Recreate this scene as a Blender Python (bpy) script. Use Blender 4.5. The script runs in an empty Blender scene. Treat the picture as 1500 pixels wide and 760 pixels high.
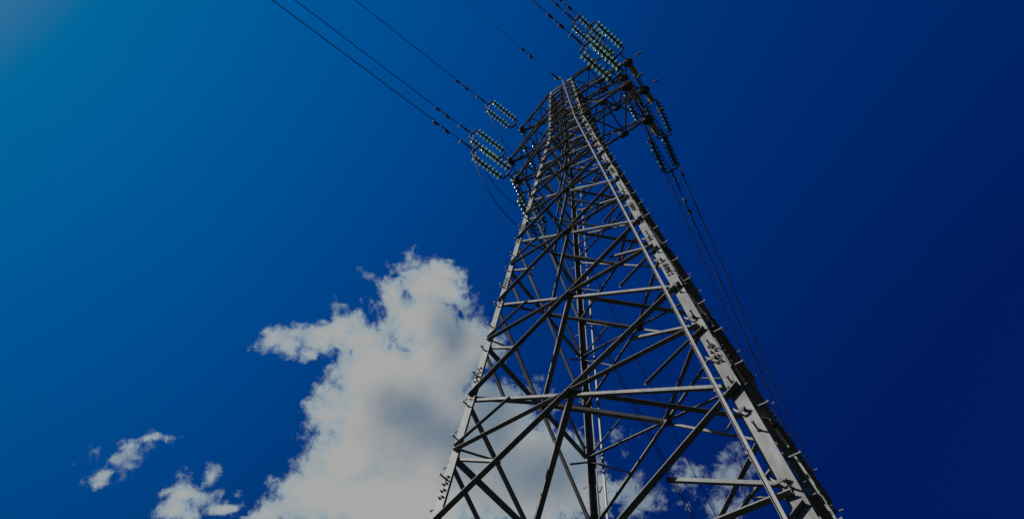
import bpy, bmesh, math, random
from mathutils import Vector, Matrix
random.seed(7)
SC = bpy.context.scene
COL = SC.collection
V = Vector

# ------------------------------------------------------------------ camera
U = 1.6                              # metres per tower unit (half width of the tower at panel level 2)
Z0 = 1.6 + 3.81745 * U               # height of panel level 2 above the ground
def W(x, y, z):
    return V((x * U, y * U, Z0 + z * U))
cam = bpy.data.cameras.new('camera'); cam_o = bpy.data.objects.new('camera', cam); COL.objects.link(cam_o)
cam.sensor_width = 36.0; cam.lens = 36.0 * 875.525 / 1500.0
cam.clip_start = 0.05; cam.clip_end = 6000
r_ = V((0.81104621, 0.5840851, 0.03238276)); u_ = V((0.49812956, -0.71859481, 0.48527151)); f_ = V((-0.30670994, 0.37744681, 0.87376365))
rot = Matrix((r_, u_, -f_)).transposed().to_4x4()
cam_o.matrix_world = Matrix.Translation(W(1.42605936, -3.5251739, -3.81745201)) @ rot
SC.camera = cam_o

# ------------------------------------------------------------------ sun and sky
SUN = V((-0.52, -0.71, 0.475)).normalized()
EL = math.asin(SUN.z); AZ = math.atan2(SUN.x, SUN.y)
sl = bpy.data.lights.new('sun', 'SUN'); sl.energy = 5.0; sl.angle = math.radians(0.5); sl.color = (1.0, 0.97, 0.93)
so = bpy.data.objects.new('sun', sl); COL.objects.link(so)
so.rotation_euler = (-SUN).to_track_quat('-Z', 'Y').to_euler(); so.location = (0, 0, 60)

world = bpy.data.worlds.new('World'); SC.world = world; world.use_nodes = True
nt = world.node_tree; nt.nodes.clear()
def N(t, **kw):
    n = nt.nodes.new(t)
    for k, v in kw.items(): setattr(n, k, v)
    return n
def L(a, b): nt.links.new(a, b)
def setin(s, v):
    if hasattr(v, 'is_output'): L(v, s)
    else: s.default_value = v
def mth(op, a, b=None, c=None, clamp=False):
    n = N('ShaderNodeMath', operation=op); n.use_clamp = clamp
    setin(n.inputs[0], a)
    if b is not None: setin(n.inputs[1], b)
    if c is not None: setin(n.inputs[2], c)
    return n.outputs[0]
def vm(op, a, b=None):
    n = N('ShaderNodeVectorMath', operation=op); setin(n.inputs[0], a)
    if b is not None: setin(n.inputs[1], b)
    return n
def ramp(x, a, b):
    n = N('ShaderNodeMapRange'); n.interpolation_type = 'SMOOTHSTEP'; setin(n.inputs[0], x)
    n.inputs[1].default_value = a; n.inputs[2].default_value = b
    return n.outputs[0]
def mixc(f, a, b):
    n = N('ShaderNodeMix', data_type='RGBA'); setin(n.inputs[0], f); setin(n.inputs[6], a); setin(n.inputs[7], b)
    return n.outputs[2]
EXPO = 1.0; STR = 0.1 / 2 ** EXPO
tc = N('ShaderNodeTexCoord'); DIR = tc.outputs['Generated']
sky = N('ShaderNodeTexSky', sky_type='NISHITA'); sky.sun_disc = False
sky.sun_elevation = EL; sky.sun_rotation = AZ
sky.altitude = 900; sky.air_density = 1.0; sky.dust_density = 0.6; sky.ozone_density = 3.0
# polarised, deep blue grade of the sky: clear towards the sun's side, darkest away from it, even towards the horizon
sd = vm('DOT_PRODUCT', DIR, tuple(V((-0.43, -0.765, 0.48)).normalized())).outputs['Value']
cr = N('ShaderNodeValToRGB'); cr.color_ramp.interpolation = 'LINEAR'; GR = 1.5
stops = [(-.60, (0, .13, .62)), (-.30, (0, .135, .66)), (-.08, (0, .235, .89)), (.10, (0, .32, 1.04)), (.24, (0, .38, 1.08)), (.45, (0, .56, 1.26)), (.69, (0, .74, 1.30)), (.815, (.0, .88, 1.15)), (.89, (.66, 1.10, 1.08)), (1.0, (1.2, 1.4, 1.4))]
el_ = cr.color_ramp.elements
while len(el_) < len(stops): el_.new(0.5)
for e_, (d_, c_) in zip(el_, stops): e_.position = (d_ + .6) / 1.6; e_.color = (c_[0] / GR, c_[1] / GR, c_[2] / GR, 1)
L(mth('MULTIPLY', mth('ADD', sd, .6), 1 / 1.6), cr.inputs[0])
sxyz = N('ShaderNodeSeparateXYZ'); L(DIR, sxyz.inputs[0])
gz = mth('MULTIPLY', mth('MAXIMUM', sxyz.outputs[2], .2), 1.08 * GR)
gain = vm('SCALE', cr.outputs[0]); L(gz, gain.inputs['Scale'])
sk = vm('MULTIPLY', sky.outputs[0], gain.outputs[0]).outputs[0]

# cumulus bank in the sky: soft lobes on a tangent plane fixed to the world, broken up by fractal noise
AXES = [(-0.52944, 0.41066, 0.74233), (0.61289, 0.79017, -0.0), (0.58656, -0.45497, 0.67004)]
ca, cb, cc = (vm('DOT_PRODUCT', DIR, tuple(a)).outputs['Value'] for a in AXES)
front = ramp(ca, 0.05, 0.2)
den = mth('MAXIMUM', ca, 0.05)
pu = mth('DIVIDE', cb, den); pv = mth('DIVIDE', cc, den)
cx = N('ShaderNodeCombineXYZ'); L(pu, cx.inputs[0]); L(pv, cx.inputs[1]); UV0 = cx.outputs[0]
def noise(vec, scale, detail, rough=0.55, dist=0.0, off=(0, 0, 0)):
    n = N('ShaderNodeTexNoise'); n.normalize = True; n.noise_dimensions = '2D'
    L(vm('ADD', vec, off).outputs[0], n.inputs['Vector'])
    n.inputs['Scale'].default_value = scale; n.inputs['Detail'].default_value = detail
    n.inputs['Roughness'].default_value = rough; n.inputs['Distortion'].default_value = dist
    return n
wn = noise(UV0, 9.0, 5.0, 0.6, 0.0, (3.1, 1.7, 0))
warp = vm('SCALE', vm('SUBTRACT', wn.outputs['Color'], (0.5, 0.5, 0.5)).outputs[0]); warp.inputs['Scale'].default_value = 0.036
UV = vm('ADD', UV0, warp.outputs[0]).outputs[0]
MAIN = [(-0.0152,0.16,16.37,4.454,5.929,-21.96),(0.0124,0.1893,30.93,2.725,4.459,-49.89),(-0.0396,0.1847,53.15,14.65,11.37,-41.29),(-0.0575,0.132,33.3,9.4,7.072,-26.47),(-0.0158,0.0984,13.96,3.848,4.285,-16.52),(-0.0914,0.0446,19.11,9.38,14.46,-31.75),(-0.1533,0.029,19.79,6.101,8.717,-34.4),(-0.2087,0.0182,26.4,3.762,2.955,-42.71),(-0.1678,0.0053,30.64,9.59,16.16,-64.69),(-0.045,0.0002,10.17,2.923,3.329,-13.66),(0.0341,0.0421,11.74,3.152,3.3,-13.33),(0.0824,0.0794,18.5,4.744,4.721,-18.75),(-0.023,-0.0763,8.745,2.514,2.554,-11.13),(0.0648,-0.0724,6.848,1.838,2.192,-9.67),(-0.1018,-0.0678,22.01,6.684,5.475,-23.39),(-0.0709,-0.1345,14.61,4.405,3.954,-17.88),(0.1485,-0.0204,14.35,3.557,3.487,-15.01),(0.207,-0.0946,7.881,1.885,2.41,-11.08),(-0.0846,-0.1935,10.31,7.715,11.92,-18.98),(-0.1446,-0.2329,13.32,11.99,27.51,-35.93),(0.0182,-0.182,5.801,1.654,3.324,-15.86),(0.3152,-0.109,16.98,3.68,4.276,-20.23),(-0.2702,-0.2298,22.31,10.47,29.29,-89.54),(-0.2438,-0.2026,14.03,47.58,69.35,-14.94),(-0.2775,-0.2536,39.21,13.93,9.838,-47.33),(-0.2126,-0.2411,36.42,19.74,54.87,-136.4),(-0.3511,-0.1697,25.86,12.41,36.76,-106.3),(-0.3728,-0.1855,34.61,32.11,57.93,-68.71),(-0.3858,-0.208,28.54,49.91,98.88,-49.96),(-0.3913,-0.2344,23.03,59.87,109.2,-30.23),(-0.2033,0.0319,38.33,12.21,14.34,-55.97),(-0.1263,0.0493,26.45,7.974,8.7,-34.01),(-0.0054,0.1893,28.1,7.545,12.55,-45.71),(0.0174,0.1568,30.22,8.024,10.16,-37.92)]
WISP = [(0.1932,0.0125,16.9,4.002,3.479,-14.74),(0.3073,-0.0728,14.04,3.043,2.489,-11.44),(0.4066,-0.0897,11.82,2.32,3.876,-18.34),(0.5624,-0.0173,23.63,-5.356,-1.713,-16.7),(0.3595,-0.0056,31.48,6.379,7.705,-34),(0.5517,-0.0757,13.31,2.191,5.543,-26.56),(0.4841,-0.0455,26.82,4.77,6.43,-29.8),(-0.2579,-0.2253,16.76,5.846,6.394,-30.13),(-0.1391,0.0917,40.53,12.22,25.42,-96.33),(-0.1165,0.1492,62.38,18.3,28.75,-105.3),(-0.1113,0.0737,34.01,-7.993,-20.75,-74.04),(0.0828,0.124,23.85,16.32,8.226,-12.01),(-0.3683,-0.1924,10.78,10.96,22.66,-23.92)]
SHADE = [(0.0195,-0.046,14.72,-1.326,-2.267,-20.61),(0.0861,-0.0676,8.21,-0.8835,-1.508,-13.56),(0.1377,-0.0006,10.73,2.673,1.756,-7.441),(0.2401,-0.0874,7.807,1.809,2.876,-13.22),(0.0527,0.0812,21.41,12.23,8.657,-15.51)]
def lobes(items, vec, dense=True):
    acc = None
    for (qx, qy, a, b, c, d) in items:
        s = vm('SUBTRACT', vec, (qx, qy, 0)).outputs[0]
        x = vm('DOT_PRODUCT', s, (a, b, 0)).outputs['Value']; y = vm('DOT_PRODUCT', s, (c, d, 0)).outputs['Value']
        m = mth('SUBTRACT', 1.0, mth('SQRT', mth('MULTIPLY_ADD', x, x, mth('MULTIPLY', y, y))))
        if dense: m = mth('MULTIPLY', m, .25 + 15.0 / math.sqrt(abs(a * d - b * c)))      # bigger lobes are denser inside, with the same edge detail
        acc = m if acc is None else mth('SMOOTH_MAX', acc, m, 0.25)
    return acc
fb = noise(UV0, 13.0, 10.0, 0.62, 0.3, (0.3, 5.2, 0)).outputs[0]
fbf = noise(UV0, 38.0, 10.0, 0.66, 0.25, (1.3, 2.2, 0)).outputs[0]
ns = mth('MULTIPLY_ADD', mth('SUBTRACT', fb, 0.5), 1.35, mth('MULTIPLY', mth('SUBTRACT', fbf, 0.5), 1.15))
fbx = noise(UV0, 110.0, 6.0, 0.6, 0.2, (4.3, 8.2, 0)).outputs[0]
ns = mth('ADD', ns, mth('MULTIPLY', mth('SUBTRACT', fbx, 0.5), 0.25))
dm = mth('ADD', lobes(MAIN, UV), ns)
aM = ramp(dm, -0.13, 0.36)
dw = mth('ADD', lobes(WISP, UV), mth('MULTIPLY', ns, 1.9))
aW = mth('MULTIPLY', ramp(dw, 0.15, 1.1), 0.72)
alpha = mth('MULTIPLY', mth('SUBTRACT', 1.0, mth('MULTIPLY', mth('SUBTRACT', 1.0, aM), mth('SUBTRACT', 1.0, aW))), front)
sh = ramp(mth('ADD', lobes(SHADE, UV, False), mth('MULTIPLY', mth('SUBTRACT', noise(UV0, 7.0, 6.0, 0.5, 0.2, (7.1, 0.4, 0)).outputs[0], 0.5), 1.5)), -0.40, 1.1)
thick = ramp(dm, 0.1, 0.8)
lit = mixc(thick, (0.27, 0.35, 0.40, 1), (0.388, 0.388, 0.385, 1))
grey = (0.115, 0.18, 0.25, 1)
cloud = mixc(mth('MULTIPLY', sh, 0.85), lit, grey)
cs = vm('SCALE', cloud); cs.inputs['Scale'].default_value = 1.0 / 0.1
skc = mixc(alpha, sk, cs.outputs[0])
bg = N('ShaderNodeBackground'); bg.inputs[1].default_value = STR; L(skc, bg.inputs[0])
wo = N('ShaderNodeOutputWorld'); L(bg.outputs[0], wo.inputs[0])

vs = SC.view_settings; vs.view_transform = 'Standard'; vs.look = 'None'; vs.exposure = EXPO; vs.gamma = 1.0; vs.use_curve_mapping = False
SC.render.film_transparent = False
SC.cycles.max_bounces = 6; SC.cycles.use_denoising = True

# ------------------------------------------------------------------ materials
def mat(name, c1, c2, rough=0.5, metal=0.0, scale=4.0, bump=0.0, spots=None, trans=0.0):
    m = bpy.data.materials.new(name); m.use_nodes = True; t = m.node_tree; b = t.nodes['Principled BSDF']
    tx = t.nodes.new('ShaderNodeTexCoord'); n = t.nodes.new('ShaderNodeTexNoise')
    n.inputs['Scale'].default_value = scale; n.inputs['Detail'].default_value = 8; n.inputs['Roughness'].default_value = 0.65
    t.links.new(tx.outputs['Object'], n.inputs['Vector'])
    r = t.nodes.new('ShaderNodeValToRGB'); r.color_ramp.elements[0].position = 0.32; r.color_ramp.elements[1].position = 0.68
    r.color_ramp.elements[0].color = (*c1, 1); r.color_ramp.elements[1].color = (*c2, 1)
    t.links.new(n.outputs[0], r.inputs[0]); col = r.outputs[0]
    if spots:
        n3 = t.nodes.new('ShaderNodeTexNoise'); n3.inputs['Scale'].default_value = 19.0; n3.inputs['Detail'].default_value = 4
        mp = t.nodes.new('ShaderNodeMapping'); mp.inputs['Scale'].default_value = (1, 1, 0.25)
        t.links.new(tx.outputs['Object'], mp.inputs[0]); t.links.new(mp.outputs[0], n3.inputs['Vector'])
        m3 = t.nodes.new('ShaderNodeMapRange'); m3.inputs[1].default_value = .3; m3.inputs[2].default_value = .7; m3.inputs[3].default_value = .78; m3.inputs[4].default_value = 1.18
        t.links.new(n3.outputs[0], m3.inputs[0]); sc = t.nodes.new('ShaderNodeVectorMath'); sc.operation = 'SCALE'
        t.links.new(col, sc.inputs[0]); t.links.new(m3.outputs[0], sc.inputs['Scale']); col = sc.outputs[0]
        n2 = t.nodes.new('ShaderNodeTexNoise'); n2.inputs['Scale'].default_value = spots[1]; n2.inputs['Detail'].default_value = 6; n2.inputs['Roughness'].default_value = 0.7
        t.links.new(tx.outputs['Object'], n2.inputs['Vector'])
        mr = t.nodes.new('ShaderNodeMapRange'); mr.inputs[1].default_value = spots[2]; mr.inputs[2].default_value = spots[2] + 0.09
        t.links.new(n2.outputs[0], mr.inputs[0])
        mx = t.nodes.new('ShaderNodeMix'); mx.data_type = 'RGBA'; t.links.new(mr.outputs[0], mx.inputs[0]); t.links.new(col, mx.inputs[6]); mx.inputs[7].default_value = (*spots[0], 1)
        col = mx.outputs[2]
    t.links.new(col, b.inputs['Base Color'])
    rr = t.nodes.new('ShaderNodeMapRange'); rr.inputs[3].default_value = max(0.05, rough - 0.1); rr.inputs[4].default_value = min(1, rough + 0.12)
    t.links.new(n.outputs[0], rr.inputs[0]); t.links.new(rr.outputs[0], b.inputs['Roughness'])
    b.inputs['Metallic'].default_value = metal
    if not trans: b.inputs['Specular IOR Level'].default_value = 0.25
    if trans: b.inputs['Transmission Weight'].default_value = trans
    if bump:
        bp = t.nodes.new('ShaderNodeBump'); bp.inputs['Strength'].default_value = bump; bp.inputs['Distance'].default_value = 0.004
        t.links.new(n.outputs[0], bp.inputs['Height']); t.links.new(bp.outputs[0], b.inputs['Normal'])
    return m
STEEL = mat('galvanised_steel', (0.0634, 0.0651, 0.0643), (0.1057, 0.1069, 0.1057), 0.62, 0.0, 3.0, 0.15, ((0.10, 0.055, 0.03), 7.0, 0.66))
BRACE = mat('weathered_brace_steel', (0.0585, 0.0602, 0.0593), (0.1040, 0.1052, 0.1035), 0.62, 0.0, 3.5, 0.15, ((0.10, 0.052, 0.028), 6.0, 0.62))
RAIL = mat('rail_steel', (0.0881, 0.0881, 0.0863), (0.1299, 0.1299, 0.1276), 0.5, 0.0, 5.0, 0.1)
BOLT = mat('bolt_steel', (0.05, 0.05, 0.048), (0.10, 0.10, 0.095), 0.6, 0.0, 9.0)
FIT = mat('dark_fitting_steel', (0.035, 0.035, 0.034), (0.07, 0.07, 0.068), 0.6, 0.0, 6.0)
GLASS = mat('insulator_glass', (0.045, 0.105, 0.080), (0.080, 0.155, 0.122), 0.13, 0.0, 8.0, 0, None, 0.4); GLASS.node_tree.nodes['Principled BSDF'].inputs['Specular IOR Level'].default_value = 0.3
ALU = mat('dull_conductor_aluminium', (0.0150, 0.0150, 0.0150), (0.0275, 0.0275, 0.0275), 0.7, 0.0, 20.0)
SLEEVE = mat('olive_sleeve', (0.1856, 0.1392, 0.0464), (0.2577, 0.2062, 0.0774), 0.6, 0.0, 14.0)
GRASS = mat('meadow_ground', (0.006, 0.010, 0.006), (0.013, 0.018, 0.010), 0.95, 0.0, 0.8, 0.6)

# ------------------------------------------------------------------ helpers
class MB:
    def __init__(s): s.v = []; s.f = []
    def add(s, vs, fs):
        o = len(s.v); s.v += [V(p) for p in vs]; s.f += [tuple(i + o for i in f) for f in fs]
    def prism(s, prof0, prof1):                       # two matching outlines -> closed solid
        n = len(prof0); s.add(list(prof0) + list(prof1), [tuple(range(n - 1, -1, -1)), tuple(range(n, 2 * n))] + [(i, (i + 1) % n, n + (i + 1) % n, n + i) for i in range(n)])
    def loft(s, rings, caps=True):
        n = len(rings[0]); fs = []
        for k in range(len(rings) - 1):
            a = k * n; fs += [(a + i, a + (i + 1) % n, a + n + (i + 1) % n, a + n + i) for i in range(n)]
        if caps: fs += [tuple(range(n - 1, -1, -1)), tuple((len(rings) - 1) * n + i for i in range(n))]
        s.add([p for r in rings for p in r], fs)
    def box(s, c, x, y, z):                           # centre and three half-extent vectors
        p = [c + i * x + j * y + k * z for k in (-1, 1) for i, j in ((-1, -1), (1, -1), (1, 1), (-1, 1))]
        s.prism(p[:4], p[4:])
    def tube(s, pts, rad, n=8, caps=True):
        rings = []
        for i, p in enumerate(pts):
            d = (pts[min(i + 1, len(pts) - 1)] - pts[max(i - 1, 0)]).normalized()
            a = d.orthogonal().normalized() if i == 0 else (a - d * a.dot(d)).normalized()
            b = d.cross(a); rr = rad[i] if isinstance(rad, (list, tuple)) else rad
            rings.append([p + rr * (math.cos(t) * a + math.sin(t) * b) for t in (2 * math.pi * k / n for k in range(n))])
        s.loft(rings, caps)
    def angle(s, p0, p1, flat, out, w, th):           # rolled steel angle: heel on p0-p1, legs along flat and out
        a = (p1 - p0).normalized(); flat = (flat - a * flat.dot(a)).normalized()
        out = (out - a * out.dot(a)); out = (out - flat * out.dot(flat)).normalized()
        sec = [(0, 0), (w, 0), (w, th), (th, th), (th, w), (0, w)]
        s.prism([p0 + flat * x + out * y for x, y in sec], [p1 + flat * x + out * y for x, y in sec])
    def build(s, name, m, parent=None, smooth=False, origin=None):
        me = bpy.data.meshes.new(name); o0 = origin or V((0, 0, 0))
        me.from_pydata([p - o0 for p in s.v], [], s.f); me.materials.append(m)
        bm = bmesh.new(); bm.from_mesh(me); bmesh.ops.recalc_face_normals(bm, faces=bm.faces); bm.to_mesh(me); bm.free()
        if smooth:
            for p in me.polygons: p.use_smooth = True
        o = bpy.data.objects.new(name, me); COL.objects.link(o); o.location = o0
        if parent: o.parent = parent
        return o
def tag(o, label, cat, group=None):
    o['label'] = label; o['category'] = cat
    if group: o['group'] = group
    return o
def empty(name, loc=(0, 0, 0)):
    o = bpy.data.objects.new(name, None); COL.objects.link(o); o.location = loc; o.empty_display_size = 0.3
    return o

# ------------------------------------------------------------------ ground
g = MB(); R = 3000; g.add([(-R, -R, 0), (R, -R, 0), (R, R, 0), (-R, R, 0)], [(0, 1, 2, 3)])
go = g.build('ground', GRASS); go['kind'] = 'structure'

# ------------------------------------------------------------------ the tower
T = 0.0791813; ZK = 7.6; ZT = 11.28; WK = 1 - T * ZK; WT = 0.322; ZF = -4.82
def hw(z): return 1 - T * z if z <= ZK else WK + (WT - WK) * (z - ZK) / (ZT - ZK)
SG = {'A': (-1, -1), 'B': (1, -1), 'C': (-1, 1), 'D': (1, 1)}
def cor(n, z, i=0.0):
    w = hw(z) - i; return W(SG[n][0] * w, SG[n][1] * w, z)
tower = empty('transmission_tower')
tag(tower, 'tall grey galvanised steel lattice tower with three crossarm levels', 'pylon')
legs = {}
for n, (sx, sy) in SG.items():
    m = MB(); rings = []
    for z, lw, th in ((ZF, .082, .0085), (0, .078, .0080), (4.4, .070, .0075), (ZK, .060, .007), (ZT, .052, .006)):
        w = hw(z); c = W(sx * w, sy * w, z); lw *= U; th *= U
        rings.append([c + V((-sx * x, -sy * y, 0)) for x, y in ((0, 0), (lw, 0), (lw, th), (th, th), (th, lw), (0, lw))])
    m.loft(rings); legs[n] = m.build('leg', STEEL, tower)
# faces: (left corner, right corner, outward normal)
FACES = [('A', 'B', V((0, -1, 0))), ('C', 'A', V((-1, 0, 0))), ('C', 'D', V((0, 1, 0))), ('B', 'D', V((1, 0, 0)))]
PAN = [-4.5, -2.9, -1.27, 0.0, 1.5, 3.01, 4.41, 5.18, 5.99, 6.81, 7.6, 8.1, 8.6, 9.17, 9.65, 10.1, 10.55, 10.98]
def xz(a, b): return a + (b - a) * hw(a) / (hw(a) + hw(b))
UP = V((0, 0, 1))
def inset(p, q, d):                                    # pull both ends in by d metres
    a = (q - p).normalized(); return p + a * d, q - a * d
def member(name, p, q, n, w, outward, off, lower=True, m=BRACE):
    a = (q - p).normalized(); s = n.cross(a).normalized()
    if (s.z > 0) == lower: s = -s                      # s: the in-plane side that carries the outstanding leg
    w *= U; th = w * 0.11; h = s * (w * 0.5)
    b = MB(); o = n * (off * U)
    b.angle(p + h + o, q + h + o, -s, n if outward else -n, w, th)
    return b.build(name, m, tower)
diag_n = 0
for l, rgt, n0 in FACES:
    back = (l, rgt) == ('C', 'D')
    for k in range(len(PAN) - 1):
        za, zb = PAN[k], PAN[k + 1]; zc = xz(za, zb); big = k < 6
        pa, pb, qa, qb = cor(l, za), cor(l, zb), cor(rgt, za), cor(rgt, zb)
        n = (qa - pa).cross(pb - pa).normalized()
        if n.dot(n0) < 0: n = -n
        wd = .044 if k < 4 else (.040 if big else (.034 if k < 10 else .036)); side = abs(n0.x) > .5; w1 = wd * (.68 if side else 1.0); w2 = wd * (.88 if side else .56); wh = wd * .82; wr = .026
        o1 = 1 if not back else -1                     # type 1 sits on the outside on the near faces, inside on the rear face
        g1 = .020 * U
        a1, b1 = inset(pa, qb, g1); a2, b2 = inset(pb, qa, g1)
        member('diagonal_brace', a1, b1, n, w1, back is False, .003 if not back else -.012)
        member('diagonal_brace', a2, b2, n, w2, back, -.014 if not back else .004, lower=True)
        ctr = pa + (qb - pa) * (hw(za) / (hw(za) + hw(zb)))
        hl, hr = cor(l, zc), cor(rgt, zc)
        for e in (hl, hr):
            s0, s1 = inset(e, ctr, .040 * U)
            member('horizontal_brace', s0, s1, n, wh, not back, .005 if not back else -.022)
            if big:                                    # redundants to the middles of the neighbouring half diagonals
                lo, hi = (pa, pb) if e is hl else (qa, qb)
                for end, typ1 in ((lo, e is hl), (hi, e is not hl)):
                    mid = (end + ctr) * 0.5
                    e0 = e + (end - e) * 0.06
                    r0, r1 = inset(e0, mid, .025 * U)
                    dark = not typ1                    # runs parallel to the opposite diagonal
                    member('short_brace', r0, r1, n, wr if dark else wr * .8, dark and not back, .007 if dark else -.020)
        # centre gusset with its bolts
        gp = MB(); a = (qa - pa).normalized(); t = n.cross(a); s = (.055 if big else .035) * U
        cN = ctr + n * (-.004 * U)
        prof = [(-1, -.35), (-.5, -.8), (.5, -.8), (1, -.35), (1, .35), (.5, .8), (-.5, .8), (-1, .35)]
        gp.prism([cN + a * x * s + t * y * s - n * .004 for x, y in prof], [cN + a * x * s + t * y * s + n * .004 for x, y in prof])
        if k < 8:
            for x, y in ((-.6, 0), (.6, 0), (-.3, .45), (.3, -.45)):
                bp = ctr + a * x * s + t * y * s
                gp.tube([bp - n * .03, bp + n * .03], .012, 6)
        gp.build('gusset_plate', FIT, tower)
# horizontal frames: mid points of the four faces joined at every cross level
for k in range(len(PAN) - 1):
    zc = xz(PAN[k], PAN[k + 1]); w = hw(zc) - .012; wd = .044 if k < 4 else (.036 if k < 6 else .026)
    mids = [W(0, -w, zc), W(w, 0, zc), W(0, w, zc), W(-w, 0, zc)]
    for i in range(4):
        p, q = inset(mids[i], mids[(i + 1) % 4], .03 * U)
        a = (q - p).normalized(); s = UP.cross(a)
        inn = V((-(p + q).x, -(p + q).y, 0)).normalized()
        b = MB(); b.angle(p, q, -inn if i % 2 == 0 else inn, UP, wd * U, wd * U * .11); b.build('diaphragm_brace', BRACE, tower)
# flat top frame
for i, (a, b) in enumerate((('A', 'B'), ('B', 'D'), ('D', 'C'), ('C', 'A'))):
    for z in (10.98, ZT - .02):
        m = MB(); p, q = inset(cor(a, z, .004), cor(b, z, .004), .02); m.angle(p, q, -UP, V((-(p + q).x, -(p + q).y, 0)), .034 * U, .005 * U); m.build('top_frame_member', BRACE, tower)

# splices: outer cover plates with bolt clusters on both leg flanges
def flange(n, which, z, off, out):                     # a point on a leg flange: off from the heel, out from its face
    sx, sy = SG[n]; w = hw(z)
    return W(sx * (w - off), sy * (w + out), z) if which == 0 else W(sx * (w + out), sy * (w - off), z)
def fdir(n, which): return (V((0, SG[n][1], 0)) if which == 0 else V((SG[n][0], 0, 0)))
for n in SG:
    for zs in (-2.35, -.95, .28, 1.9, 3.35, 4.8, 6.4, 8.0, 9.6):
        big = zs < 4; sp = MB(); L_ = .17 if big else .10
        for which in (0, 1):
            nd = fdir(n, which); ax = (flange(n, which, zs + .1, .04, 0) - flange(n, which, zs - .1, .04, 0)).normalized(); sd = nd.cross(ax)
            wl = .062 if big else .045
            c = flange(n, which, zs, wl * .5 + .008, -.0115)      # inner cover plate
            sp.box(c, ax * L_ * U, sd * wl * .5 * U, nd * .003 * U)
            for i in range(4 if big else 3):
                for off in ((.026, .052) if big else (.018, .038)):
                    dz = (i - 1.5) * .058 * (1 if big else .75)
                    b = flange(n, which, zs + dz, off, 0)
                    sp.tube([b + nd * .001, b + nd * .013 * U * .9], .0085 * U, 6)
                    sp.tube([b + nd * .013 * U * .9, b + nd * .024 * U], .0048 * U, 6)
        if big and n in 'BD':                          # outer cover angle seen as a step on the leg
            nd = fdir(n, 1); c = flange(n, 1, zs, .038, .0045); ax = (flange(n, 1, zs + .1, .04, 0) - flange(n, 1, zs - .1, .04, 0)).normalized()
            sp.box(c, ax * .16 * U, nd.cross(ax) * .034 * U, nd * .0035 * U)
        sp.build('splice_plate', BOLT, legs[n])
# joint plates with their bolts where the braces meet the legs
for n in SG:
    for k, z in enumerate(PAN):
        jp = MB(); sc = 1 if k < 7 else .68
        for which in (0, 1):
            nd = fdir(n, which); ax = (flange(n, which, z + .1, .04, 0) - flange(n, which, z - .1, .04, 0)).normalized(); sd = nd.cross(ax)
            c = flange(n, which, z, .052 * sc, .0025)
            jp.box(c, ax * .055 * sc * U, sd * .030 * sc * U, nd * .002 * U)
            for off, dz in ((.036, -.032), (.036, .032), (.066, 0)):
                b = flange(n, which, z + dz * sc, off * sc, .0045); jp.tube([b, b + nd * .012 * U], .008 * U, 6)
        jp.build('joint_plate', BRACE, legs[n])
# step bolts, alternating between the two flanges of each leg
steps = []
for n in SG:
    z = -4.3; i = 0
    while z < ZT - .15:
        steps.append((n, i % 2, z)); z += .19; i += 1
camp = cam_o.matrix_world.translation
def bolt_mb(m, n, which, z):
    off = .036 if z < 5 else .028
    b = flange(n, which, z, off, 0); nd = fdir(n, which); l = .070 * U
    m.tube([b, b + nd * .012 * U], .0095 * U, 6); m.tube([b + nd * .012 * U, b + nd * l], .0058 * U, 6); m.tube([b + nd * l, b + nd * (l + .008 * U)], .0095 * U, 6)
    return b
order = sorted(steps, key=lambda s: (flange(s[0], s[1], s[2], .03, 0) - camp).length + (100 if s[2] < -2.6 else 0))
for n, wh_, z in order[:100]:
    m = MB(); b = bolt_mb(m, n, wh_, z); m.build('step_bolt', BOLT, legs[n], origin=b)
rest = {n: MB() for n in SG}
for n, wh_, z in order[100:]: bolt_mb(rest[n], n, wh_, z)
for n in SG:
    o = rest[n].build('upper_step_bolts', BOLT, legs[n]); o['kind'] = 'stuff'

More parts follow.
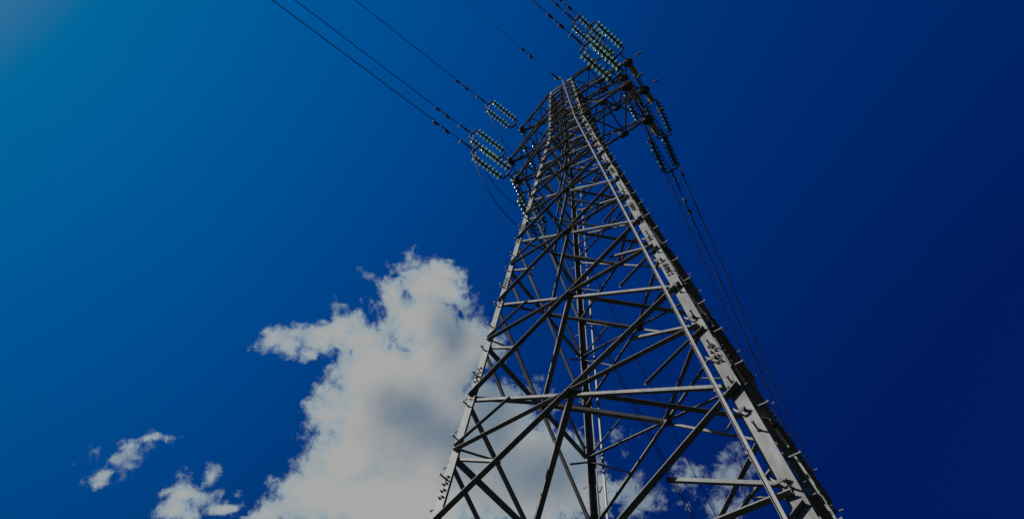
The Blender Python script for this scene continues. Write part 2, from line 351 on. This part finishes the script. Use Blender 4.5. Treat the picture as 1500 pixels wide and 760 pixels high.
# climbing rails on two opposite legs
def rail(n, top):
    sy = SG[n][1]; sx = SG[n][0]
    def P(z, xo=.104, yo=.034):
        w = hw(z); k = max(0., min(1., (z - 5.0) / 6.0)); xo += .12 * k; yo += .03 * k
        return W(sx * w - sx * xo if n == 'B' else sx * w + xo, sy * (w + yo), z)
    zs = [ZF + .1, ZK, ZT + (.25 if top else 0)]
    def prof(z, a, b, d):
        c = P(z); return [c + V((a * U, -sy * d * U * 0, 0)) + V((0, sy * y * U, 0)) for y in (0, d)] + [c + V((b * U, sy * d * U, 0)), c + V((b * U, 0, 0))]
    m = MB(); m.loft([prof(z, -.0095, .0095, .009) for z in zs])
    for a, b in ((-.0115, -.0099), (.0099, .0115)): m.loft([[p + V((0, sy * .003 * U, 0)) for p in prof(z, a, b, .014)] for z in zs])
    ro = m.build('climbing_rail', RAIL, tower)
    z = -3.9; k = 0
    while z < ZT - .1:
        bk = MB(); c0 = P(z); t = flange(n, 0, z - .03, .045, 0)
        pts = [t, t + V((0, sy * .03 * U, -.012 * U)), (t + c0) * .5 + V((0, sy * .018 * U, -.035 * U)), c0 + V((0, -sy * .004 * U, 0))]
        rings = []
        for p in pts: rings.append([p + V((0, sy * .003 * U, .009 * U)), p + V((0, -sy * .003 * U, .009 * U)), p + V((0, -sy * .003 * U, -.009 * U)), p + V((0, sy * .003 * U, -.009 * U))])
        bk.loft(rings); nd = V((0, sy, 0))
        bk.tube([t, t + nd * .035 * U], .010 * U, 6)
        bk.build('rail_bracket', BOLT, ro)
        if k % 1 == 0 and n == 'B':                    # clamp block on the rail
            cb_ = MB(); c = P(z + .12) + V((-sx * .020 * U, 0, 0))
            cb_.box(c, V((.009 * U, 0, 0)), V((0, .007 * U, 0)), V((0, 0, .012 * U)))
            cb_.box(c + V((-.006 * U, 0, .04 * U)), V((.011 * U, 0, 0)), V((0, .009 * U, 0)), V((0, 0, .010 * U)))
            cb_.build('rail_clamp', FIT, ro)
        z += .49 if n == 'B' else .62; k += 1
    if top:
        c = P(ZT + .25); hk = MB(); hk.tube([c, c + V((-.02, -.04, .08)), c + V((-.10, -.09, .12)), c + V((-.24, -.13, .10))], [.034, .036, .036, .032], 8); hk.build('rail_head', RAIL, ro, True)
rail('B', True); rail('C', False)

# ------------------------------------------------------------------ crossarms
def strut(b, p, q, w, out=UP):
    a = (q - p).normalized(); s = out.cross(a)
    if s.length < .05: s = V((1, 0, 0)).cross(a)
    if s.y > 0.05: s = -s                              # horizontal leg faces the front, standing leg behind it
    b.angle(p, q, s, out, w * U, w * U * .12)
def lattice(parent, name, p0, p1, q0, q1, n, w):       # zigzag between two chords
    for i in range(n):
        a = p0.lerp(p1, i / n); b = q0.lerp(q1, (i + .5) / n); c = p0.lerp(p1, (i + 1) / n)
        for s, t in ((a, b), (b, c)):
            s2, t2 = inset(s, t, .02); m = MB(); strut(m, s2, t2, w); m.build(name, BRACE, parent)
ARMS = {'low': (7.55, 8.15), 'middle': (9.17, 9.7), 'top': (10.98, 11.26)}
TIPN = {}; TIPF = {}
LT = {'low': (1.43, 0.0, 7.60), 'middle': (1.66, 0.0, 9.10), 'top': (1.38, 0.0, 10.98)}
RT = {'low': (1.36, .39, 7.55), 'middle': (1.61, .35, 9.17), 'top': (1.38, .35, 10.98)}
for lv, (z, zt) in ARMS.items():
    # pointed arm on the left
    x, y, zz = LT[lv]; tip = W(-x, 0, zz); m = MB(); cw = .046
    pa, pc = cor('A', z, .01), cor('C', z, .01); ta, tc_ = cor('A', zt, .01), cor('C', zt, .01)
    e = V((0, .05, 0))
    for p, q in ((pa, tip - e), (pc, tip + e)): strut(m, p, q, cw)
    for p, q in ((ta, tip - e + UP * .09), (tc_, tip + e + UP * .09)): strut(m, p, q, cw * .9)
    arm = m.build('crossarm', BRACE, tower)
    lattice(arm, 'arm_lacing', pa, tip - e, pc, tip + e, 3, .030)
    lattice(arm, 'arm_lacing', pa, tip - e, ta, tip - e + UP * .09, 2, .028)
    lattice(arm, 'arm_lacing', pc, tip + e, tc_, tip + e + UP * .09, 2, .028)
    pl = MB(); pl.box(tip + V((.02, 0, -.01)), V((.10, 0, 0)), V((0, .10, 0)), UP * .012); pl.box(tip + V((-.02, 0, .03)), V((.012, 0, 0)), V((0, .17, 0)), UP * .07)
    for s in (-1, 1): pl.box(tip + V((-.05, s * .10, -.03)), V((.07, 0, 0)), V((0, .015, 0)), UP * .06)
    pl.tube([tip + V((.06, -.2, .02)), tip + V((.06, .2, .02))], .035, 8)
    pl.build('tip_plate', FIT, arm)
    TIPN['left', lv] = tip + V((-.03, -.10, -.03)); TIPF['left', lv] = tip + V((-.03, .10, -.03))
    # square-ended arm on the right, its end beam carrying the jumper
    x, y, zz = RT[lv]; n_, f = W(x, -y, zz), W(x, y, zz); m = MB()
    pb, pd = cor('B', z, .01), cor('D', z, .01); tb, td = cor('B', zt, .01), cor('D', zt, .01)
    for p, q in ((pb, n_), (pd, f)): strut(m, p, q, cw)
    for p, q in ((tb, n_ + UP * .09), (td, f + UP * .09)): strut(m, p, q, cw * .9)
    for dx in (-.05, .05): m.box((n_ + f) * .5 + V((dx, 0, .02)), V((.018, 0, 0)), V((0, y * U + .03, 0)), UP * .055)
    for k in range(5):
        c = n_.lerp(f, k / 4); m.box(c + UP * .075, V((.07, 0, 0)), V((0, .02, 0)), UP * .006)
    arm = m.build('crossarm', BRACE, tower)
    for i in range(2):                                 # plan bracing: two crosses and two cross struts
        a0, a1 = pb.lerp(n_, i / 2), pb.lerp(n_, (i + 1) / 2); b0, b1 = pd.lerp(f, i / 2), pd.lerp(f, (i + 1) / 2)
        for s, t, dz in ((a0, b1, -.012), (b0, a1, -.03), (a1, b1, .005)):
            s2, t2 = inset(s, t, .04); mm = MB(); strut(mm, s2 + UP * dz, t2 + UP * dz, .031); mm.build('arm_lacing', BRACE, arm)
        for c in (a1, b1):
            gs = MB(); gs.box(c + UP * -.012 + V((-.05, 0, 0)), V((.13, 0, 0)), V((0, .07, 0)), UP * .006); gs.build('arm_gusset', FIT, arm)
    lattice(arm, 'arm_lacing', pb, n_, tb, n_ + UP * .09, 2, .028)
    lattice(arm, 'arm_lacing', pd, f, td, f + UP * .09, 2, .028)
    for c, s in ((n_, -1), (f, 1)):
        pl = MB(); ring = [(.17 * math.cos(t) * 1.0, .15 * math.sin(t)) for t in [math.pi * 2 * k / 10 for k in range(10)]]
        pl.prism([c + V((a, b, -.04)) for a, b in ring], [c + V((a, b, -.02)) for a, b in ring])
        pl.box(c + V((0, 0, -.02)), V((.10, 0, 0)), V((0, .10, 0)), UP * .075)
        pl.build('tip_plate', FIT, arm)
        q0 = c + V((.02, .14, -.05)); q1 = q0 + V((0, .36, -.015)); sl_ = MB()
        sl_.tube([q0, q0.lerp(q1, .02), q0.lerp(q1, .48), q0.lerp(q1, .5), q0.lerp(q1, .52), q0.lerp(q1, .98), q1], [.065, .09, .09, .072, .09, .09, .065], 12)
        sl_.build('bird_guard_sleeve', SLEEVE, arm, False)
        sp = MB()
        for k in range(3):
            b = c.lerp(c + V((0, .5, 0)), k / 2) + V((.06, .05, .06)); e_ = b + V((.17, .02 + .05 * k, .16)); sp.tube([b, b.lerp(e_, .6) + V((0, 0, .02)), e_], .007, 5)
        b = c + V((.12, .03, .02)); e_ = b + V((.26, -.05, .10)); sp.tube([b, e_], .012, 5); sp.tube([e_, e_ + V((.17, .03, .05))], .035, 8)
        sp.build('bird_spike', FIT, arm)
    TIPN['right', lv] = n_ + V((0, -.13, -.03)); TIPF['right', lv] = f + V((0, .13, -.03))

# ------------------------------------------------------------------ insulators, conductors, dampers
DN = V((-.259, -.963, -.070)).normalized(); DF = V((-.14, .984, -.111)).normalized()
disc_me = None
def disc_mesh():
    m = MB(); prof = [(0, .02), (.03, .02), (.05, .022), (.085, .014), (.115, .000), (.134, -.020), (.130, -.026), (.108, -.012), (.100, -.020), (.080, -.006), (.070, -.014), (.050, -.002), (.02, -.004), (0, -.004)]
    n = 16; vs = []; fs = []
    for r, h in prof[1:-1]: vs += [V((r * math.cos(2 * math.pi * k / n), r * math.sin(2 * math.pi * k / n), h)) for k in range(n)]
    R_ = len(prof) - 2
    for i in range(R_ - 1): fs += [(i * n + k, i * n + (k + 1) % n, (i + 1) * n + (k + 1) % n, (i + 1) * n + k) for k in range(n)]
    fs += [tuple(range(n - 1, -1, -1)), tuple((R_ - 1) * n + k for k in range(n))]
    m.add(vs, fs); o = m.build('insulator_disc', GLASS, None, True); me = o.data; bpy.data.objects.remove(o); return me
DISC = disc_mesh()
NAMES = {'low': 'lowest', 'middle': 'middle', 'top': 'topmost'}
def string_set(side, lv, near):
    d = DN if near else (DF if side == 'left' or lv == 'top' else V((-.125, .984, -.111)).normalized()); p = (TIPN if near else TIPF)[side, lv]
    dd = (d + V((0, 0, -.03))).normalized()
    ln = 1.03 * U; h = dd.cross(UP).normalized(); up = h.cross(dd).normalized()
    e = empty('insulator_string', p)
    fit = 'pair of glass disc insulator strings on the %s %s crossarm, %s' % (NAMES[lv], 'pointed' if side == 'left' else 'square-ended', 'pulling over the camera side' if near else 'pulling away behind the tower')
    tag(e, fit, 'insulator', 'double insulator strings on the crossarms')
    def bld(m, n, mt, par=e, sm=False):
        o = m.build(n, mt, None, sm); o.parent = par
        o.matrix_parent_inverse = Matrix.Translation(-p); return o
    s0 = .20 * U; s1 = ln; half = .125 * U
    lk = MB(); nlk = 4
    for i in range(nlk):
        a = p + dd * (s0 * i / nlk); b = p + dd * (s0 * (i + 1) / nlk); side_v = h if i % 2 else up
        lk.box((a + b) * .5, dd * (s0 / nlk * .62), side_v * .022, dd.cross(side_v) * .008)
    bld(lk, 'link', FIT)
    for s in (s0, s1):
        y = MB(); c = p + dd * s; sg = 1 if s == s0 else -1
        prof = ((-1.1, .022), (-1.1, -.022), (-.3, -.035), (0, -.055), (.3, -.035), (1.1, -.022), (1.1, .022), (0, .026))
        y.prism([c + h * a * half + dd * b * sg + up * .009 for a, b in prof], [c + h * a * half + dd * b * sg - up * .009 for a, b in prof])
        for a in (-1, 1): y.tube([c + h * a * half, c + h * a * half + dd * .06 * sg], .016, 6)
        bld(y, 'yoke_plate', FIT)
    for a in (-1, 1):
        A_ = p + dd * (s0 + .05) + h * a * half; B_ = p + dd * (s1 - .05) + h * a * half; lng = (B_ - A_).length
        rod = MB(); rod.tube([A_, B_], .014, 6)
        nd_ = 8; pit = lng * .84 / (nd_ - 1); st = lng * .08
        rot_ = dd.to_track_quat('Z', 'Y')
        for k in range(nd_):
            c = A_ + dd * (st + pit * k)
            rod.tube([c - dd * .085, c - dd * .070, c - dd * .008, c + dd * .030, c + dd * .06], [.020, .042, .050, .040, .020], 10)
            o = bpy.data.objects.new('insulator_disc', DISC); COL.objects.link(o); o.parent = e
            o.location = c - p; o.rotation_mode = 'QUATERNION'; o.rotation_quaternion = (-dd).to_track_quat('Z', 'Y')
        bld(rod, 'string_core', FIT)
    hn = MB()                                          # arcing horns at both ends
    for s, sg in ((s0, 1), (s1, -1)):
        c = p + dd * s
        hn.tube([c + up * .02, c + up * -.16 + dd * .06 * sg, c + up * -.20 + dd * .24 * sg], .008, 5)
    bld(hn, 'arcing_horn', FIT)
    cl = MB(); c = p + dd * (s1 + .02)                 # dead-end clamp: body, jumper terminal and a cotter arm
    cl.tube([c, c + d * .16, c + d * .30, c + d * .46], [.02, .034, .034, .020], 8)
    cl.tube([c + d * .05, c + d * .02 - UP * .08, c + d * .06 - UP * .22], [.022, .024, .02], 6)
    cl.tube([c + d * .50, c + d * .50 + up * .05 + h * .15], .012, 6); cl.box(c + d * .50, d * .03, h * .035, up * .035)
    bld(cl, 'tension_clamp', FIT)
    return c + d * .10, d, c + d * .06 - UP * .22
def damper(c, d, label):
    e = empty('vibration_damper', c); tag(e, label, 'damper', 'vibration dampers on the conductors')
    up = d.cross(UP).cross(d).normalized(); h = d.cross(UP).normalized()
    def bld(m, n, mt, par=e):
        o = m.build(n, mt, None); o.parent = par; o.matrix_parent_inverse = Matrix.Translation(-c); return o
    m = MB(); m.box(c - up * .03, d * .025, h * .022, up * .055); bld(m, 'clamp', FIT)
    m = MB(); m.tube([c - up * .08 - d * .23, c - up * .075, c - up * .08 + d * .23], .008, 6); bld(m, 'messenger_cable', FIT)
    for s in (-1, 1):
        q = c - up * .085 + d * s * .21; m = MB(); m.tube([q - d * .09, q - d * .07, q + d * .05, q + d * .09], [.03, .048, .045, .03], 8); bld(m, 'weight', FIT)
for side in ('left', 'right'):
    for lv in ARMS:
        ends = {}
        for near in (True, False):
            st, d, jp = string_set(side, lv, near); ends[near] = (jp, d)
            hd = V((d.x, d.y, 0)); hl_ = hd.length; hd.normalize(); sl0 = d.z / hl_; span = 260.0; kq = -sl0 / span
            pts = [];
            for i in range(61):
                s = span * (i / 60) ** 2; pts.append(st + hd * s + UP * (sl0 * s + kq * s * s))
            m = MB(); m.tube(pts, (.0145 if near else .021), 6); w = m.build('conductor_wire', ALU, None)
            tag(w, 'dark power cable of the %s %s crossarm, %s' % (NAMES[lv], 'pointed' if side == 'left' else 'square-ended', 'running overhead to the upper left' if near else 'running down behind the tower'), 'cable', 'power cables of the line')
            for k, s in enumerate((1.15, ) if side == 'left' or not near else (1.0,)):
                damper(st + hd * s + UP * (sl0 * s + kq * s * s - .02), d, 'small two-weight damper clamped on the cable of the %s %s crossarm, %s' % (NAMES[lv], 'pointed' if side == 'left' else 'square-ended', 'near span' if near else 'far span'))
        a, b = ends[True][0], ends[False][0]
        m = MB(); pts = []; da, db = ends[True][1], ends[False][1]
        drop = 1.25 if side == 'left' else .55
        ox = -.12 if side == 'left' else .12
        for i in range(33):
            t = i / 32; q = a.lerp(b, t); s = 4 * t * (1 - t); q = q - UP * (drop * s ** .8) + V((ox * s, 0, 0)); pts.append(q)
        m.tube(pts, .0135, 6); w = m.build('jumper_cable', ALU, None)
        tag(w, 'slack jumper loop hanging under the %s %s crossarm' % (NAMES[lv], 'pointed' if side == 'left' else 'square-ended'), 'cable', 'jumper loops under the crossarms')

# ground wire on the tower head
tp = W(.02, -WT - .08, ZT + .26); dg = V((-.259, -.963, -.06)).normalized()
def ground_wire(st, d, label, catl):
    hd = V((d.x, d.y, 0)).normalized(); sl0 = d.z / V((d.x, d.y, 0)).length; span = 260.; kq = -sl0 / span
    pts = [st + hd * (span * (i / 60) ** 2) + UP * (sl0 * span * (i / 60) ** 2 + kq * (span * (i / 60) ** 2) ** 2) for i in range(61)]
    m = MB(); m.tube(pts, .0075, 6); w = m.build('ground_wire', ALU, None); tag(w, label, 'cable', 'thin ground wires at the tower head')
    damper(st + hd * 1.35 + UP * (sl0 * 1.35 - .02), d, 'tiny damper on the thin ground wire, ' + catl)
    f = MB(); f.tube([st - d * .35, st - d * .25, st, st + d * .12], [.02, .045, .04, .012], 8); f.build('ground_wire_clamp', FIT, tower)
ground_wire(tp + dg * .35, dg, 'thin ground wire from the tower head running overhead to the upper left', 'near span')
tq = W(-.10, WT + .02, ZT + .05); dh = V((-.135, .984, -.088)).normalized()
ground_wire(tq + dh * .35, dh, 'thin ground wire from the tower head running down behind the lattice', 'far span')
pk = MB(); c0 = W(0, 0, ZT)
for n in SG:
    p = cor(n, ZT, .01); q = W(.06 * SG[n][0], (.10 if SG[n][1] > 0 else -.28), ZT + .2); pk.tube([p, q], .022, 6)
pk.build('head_peak', BRACE, tower)
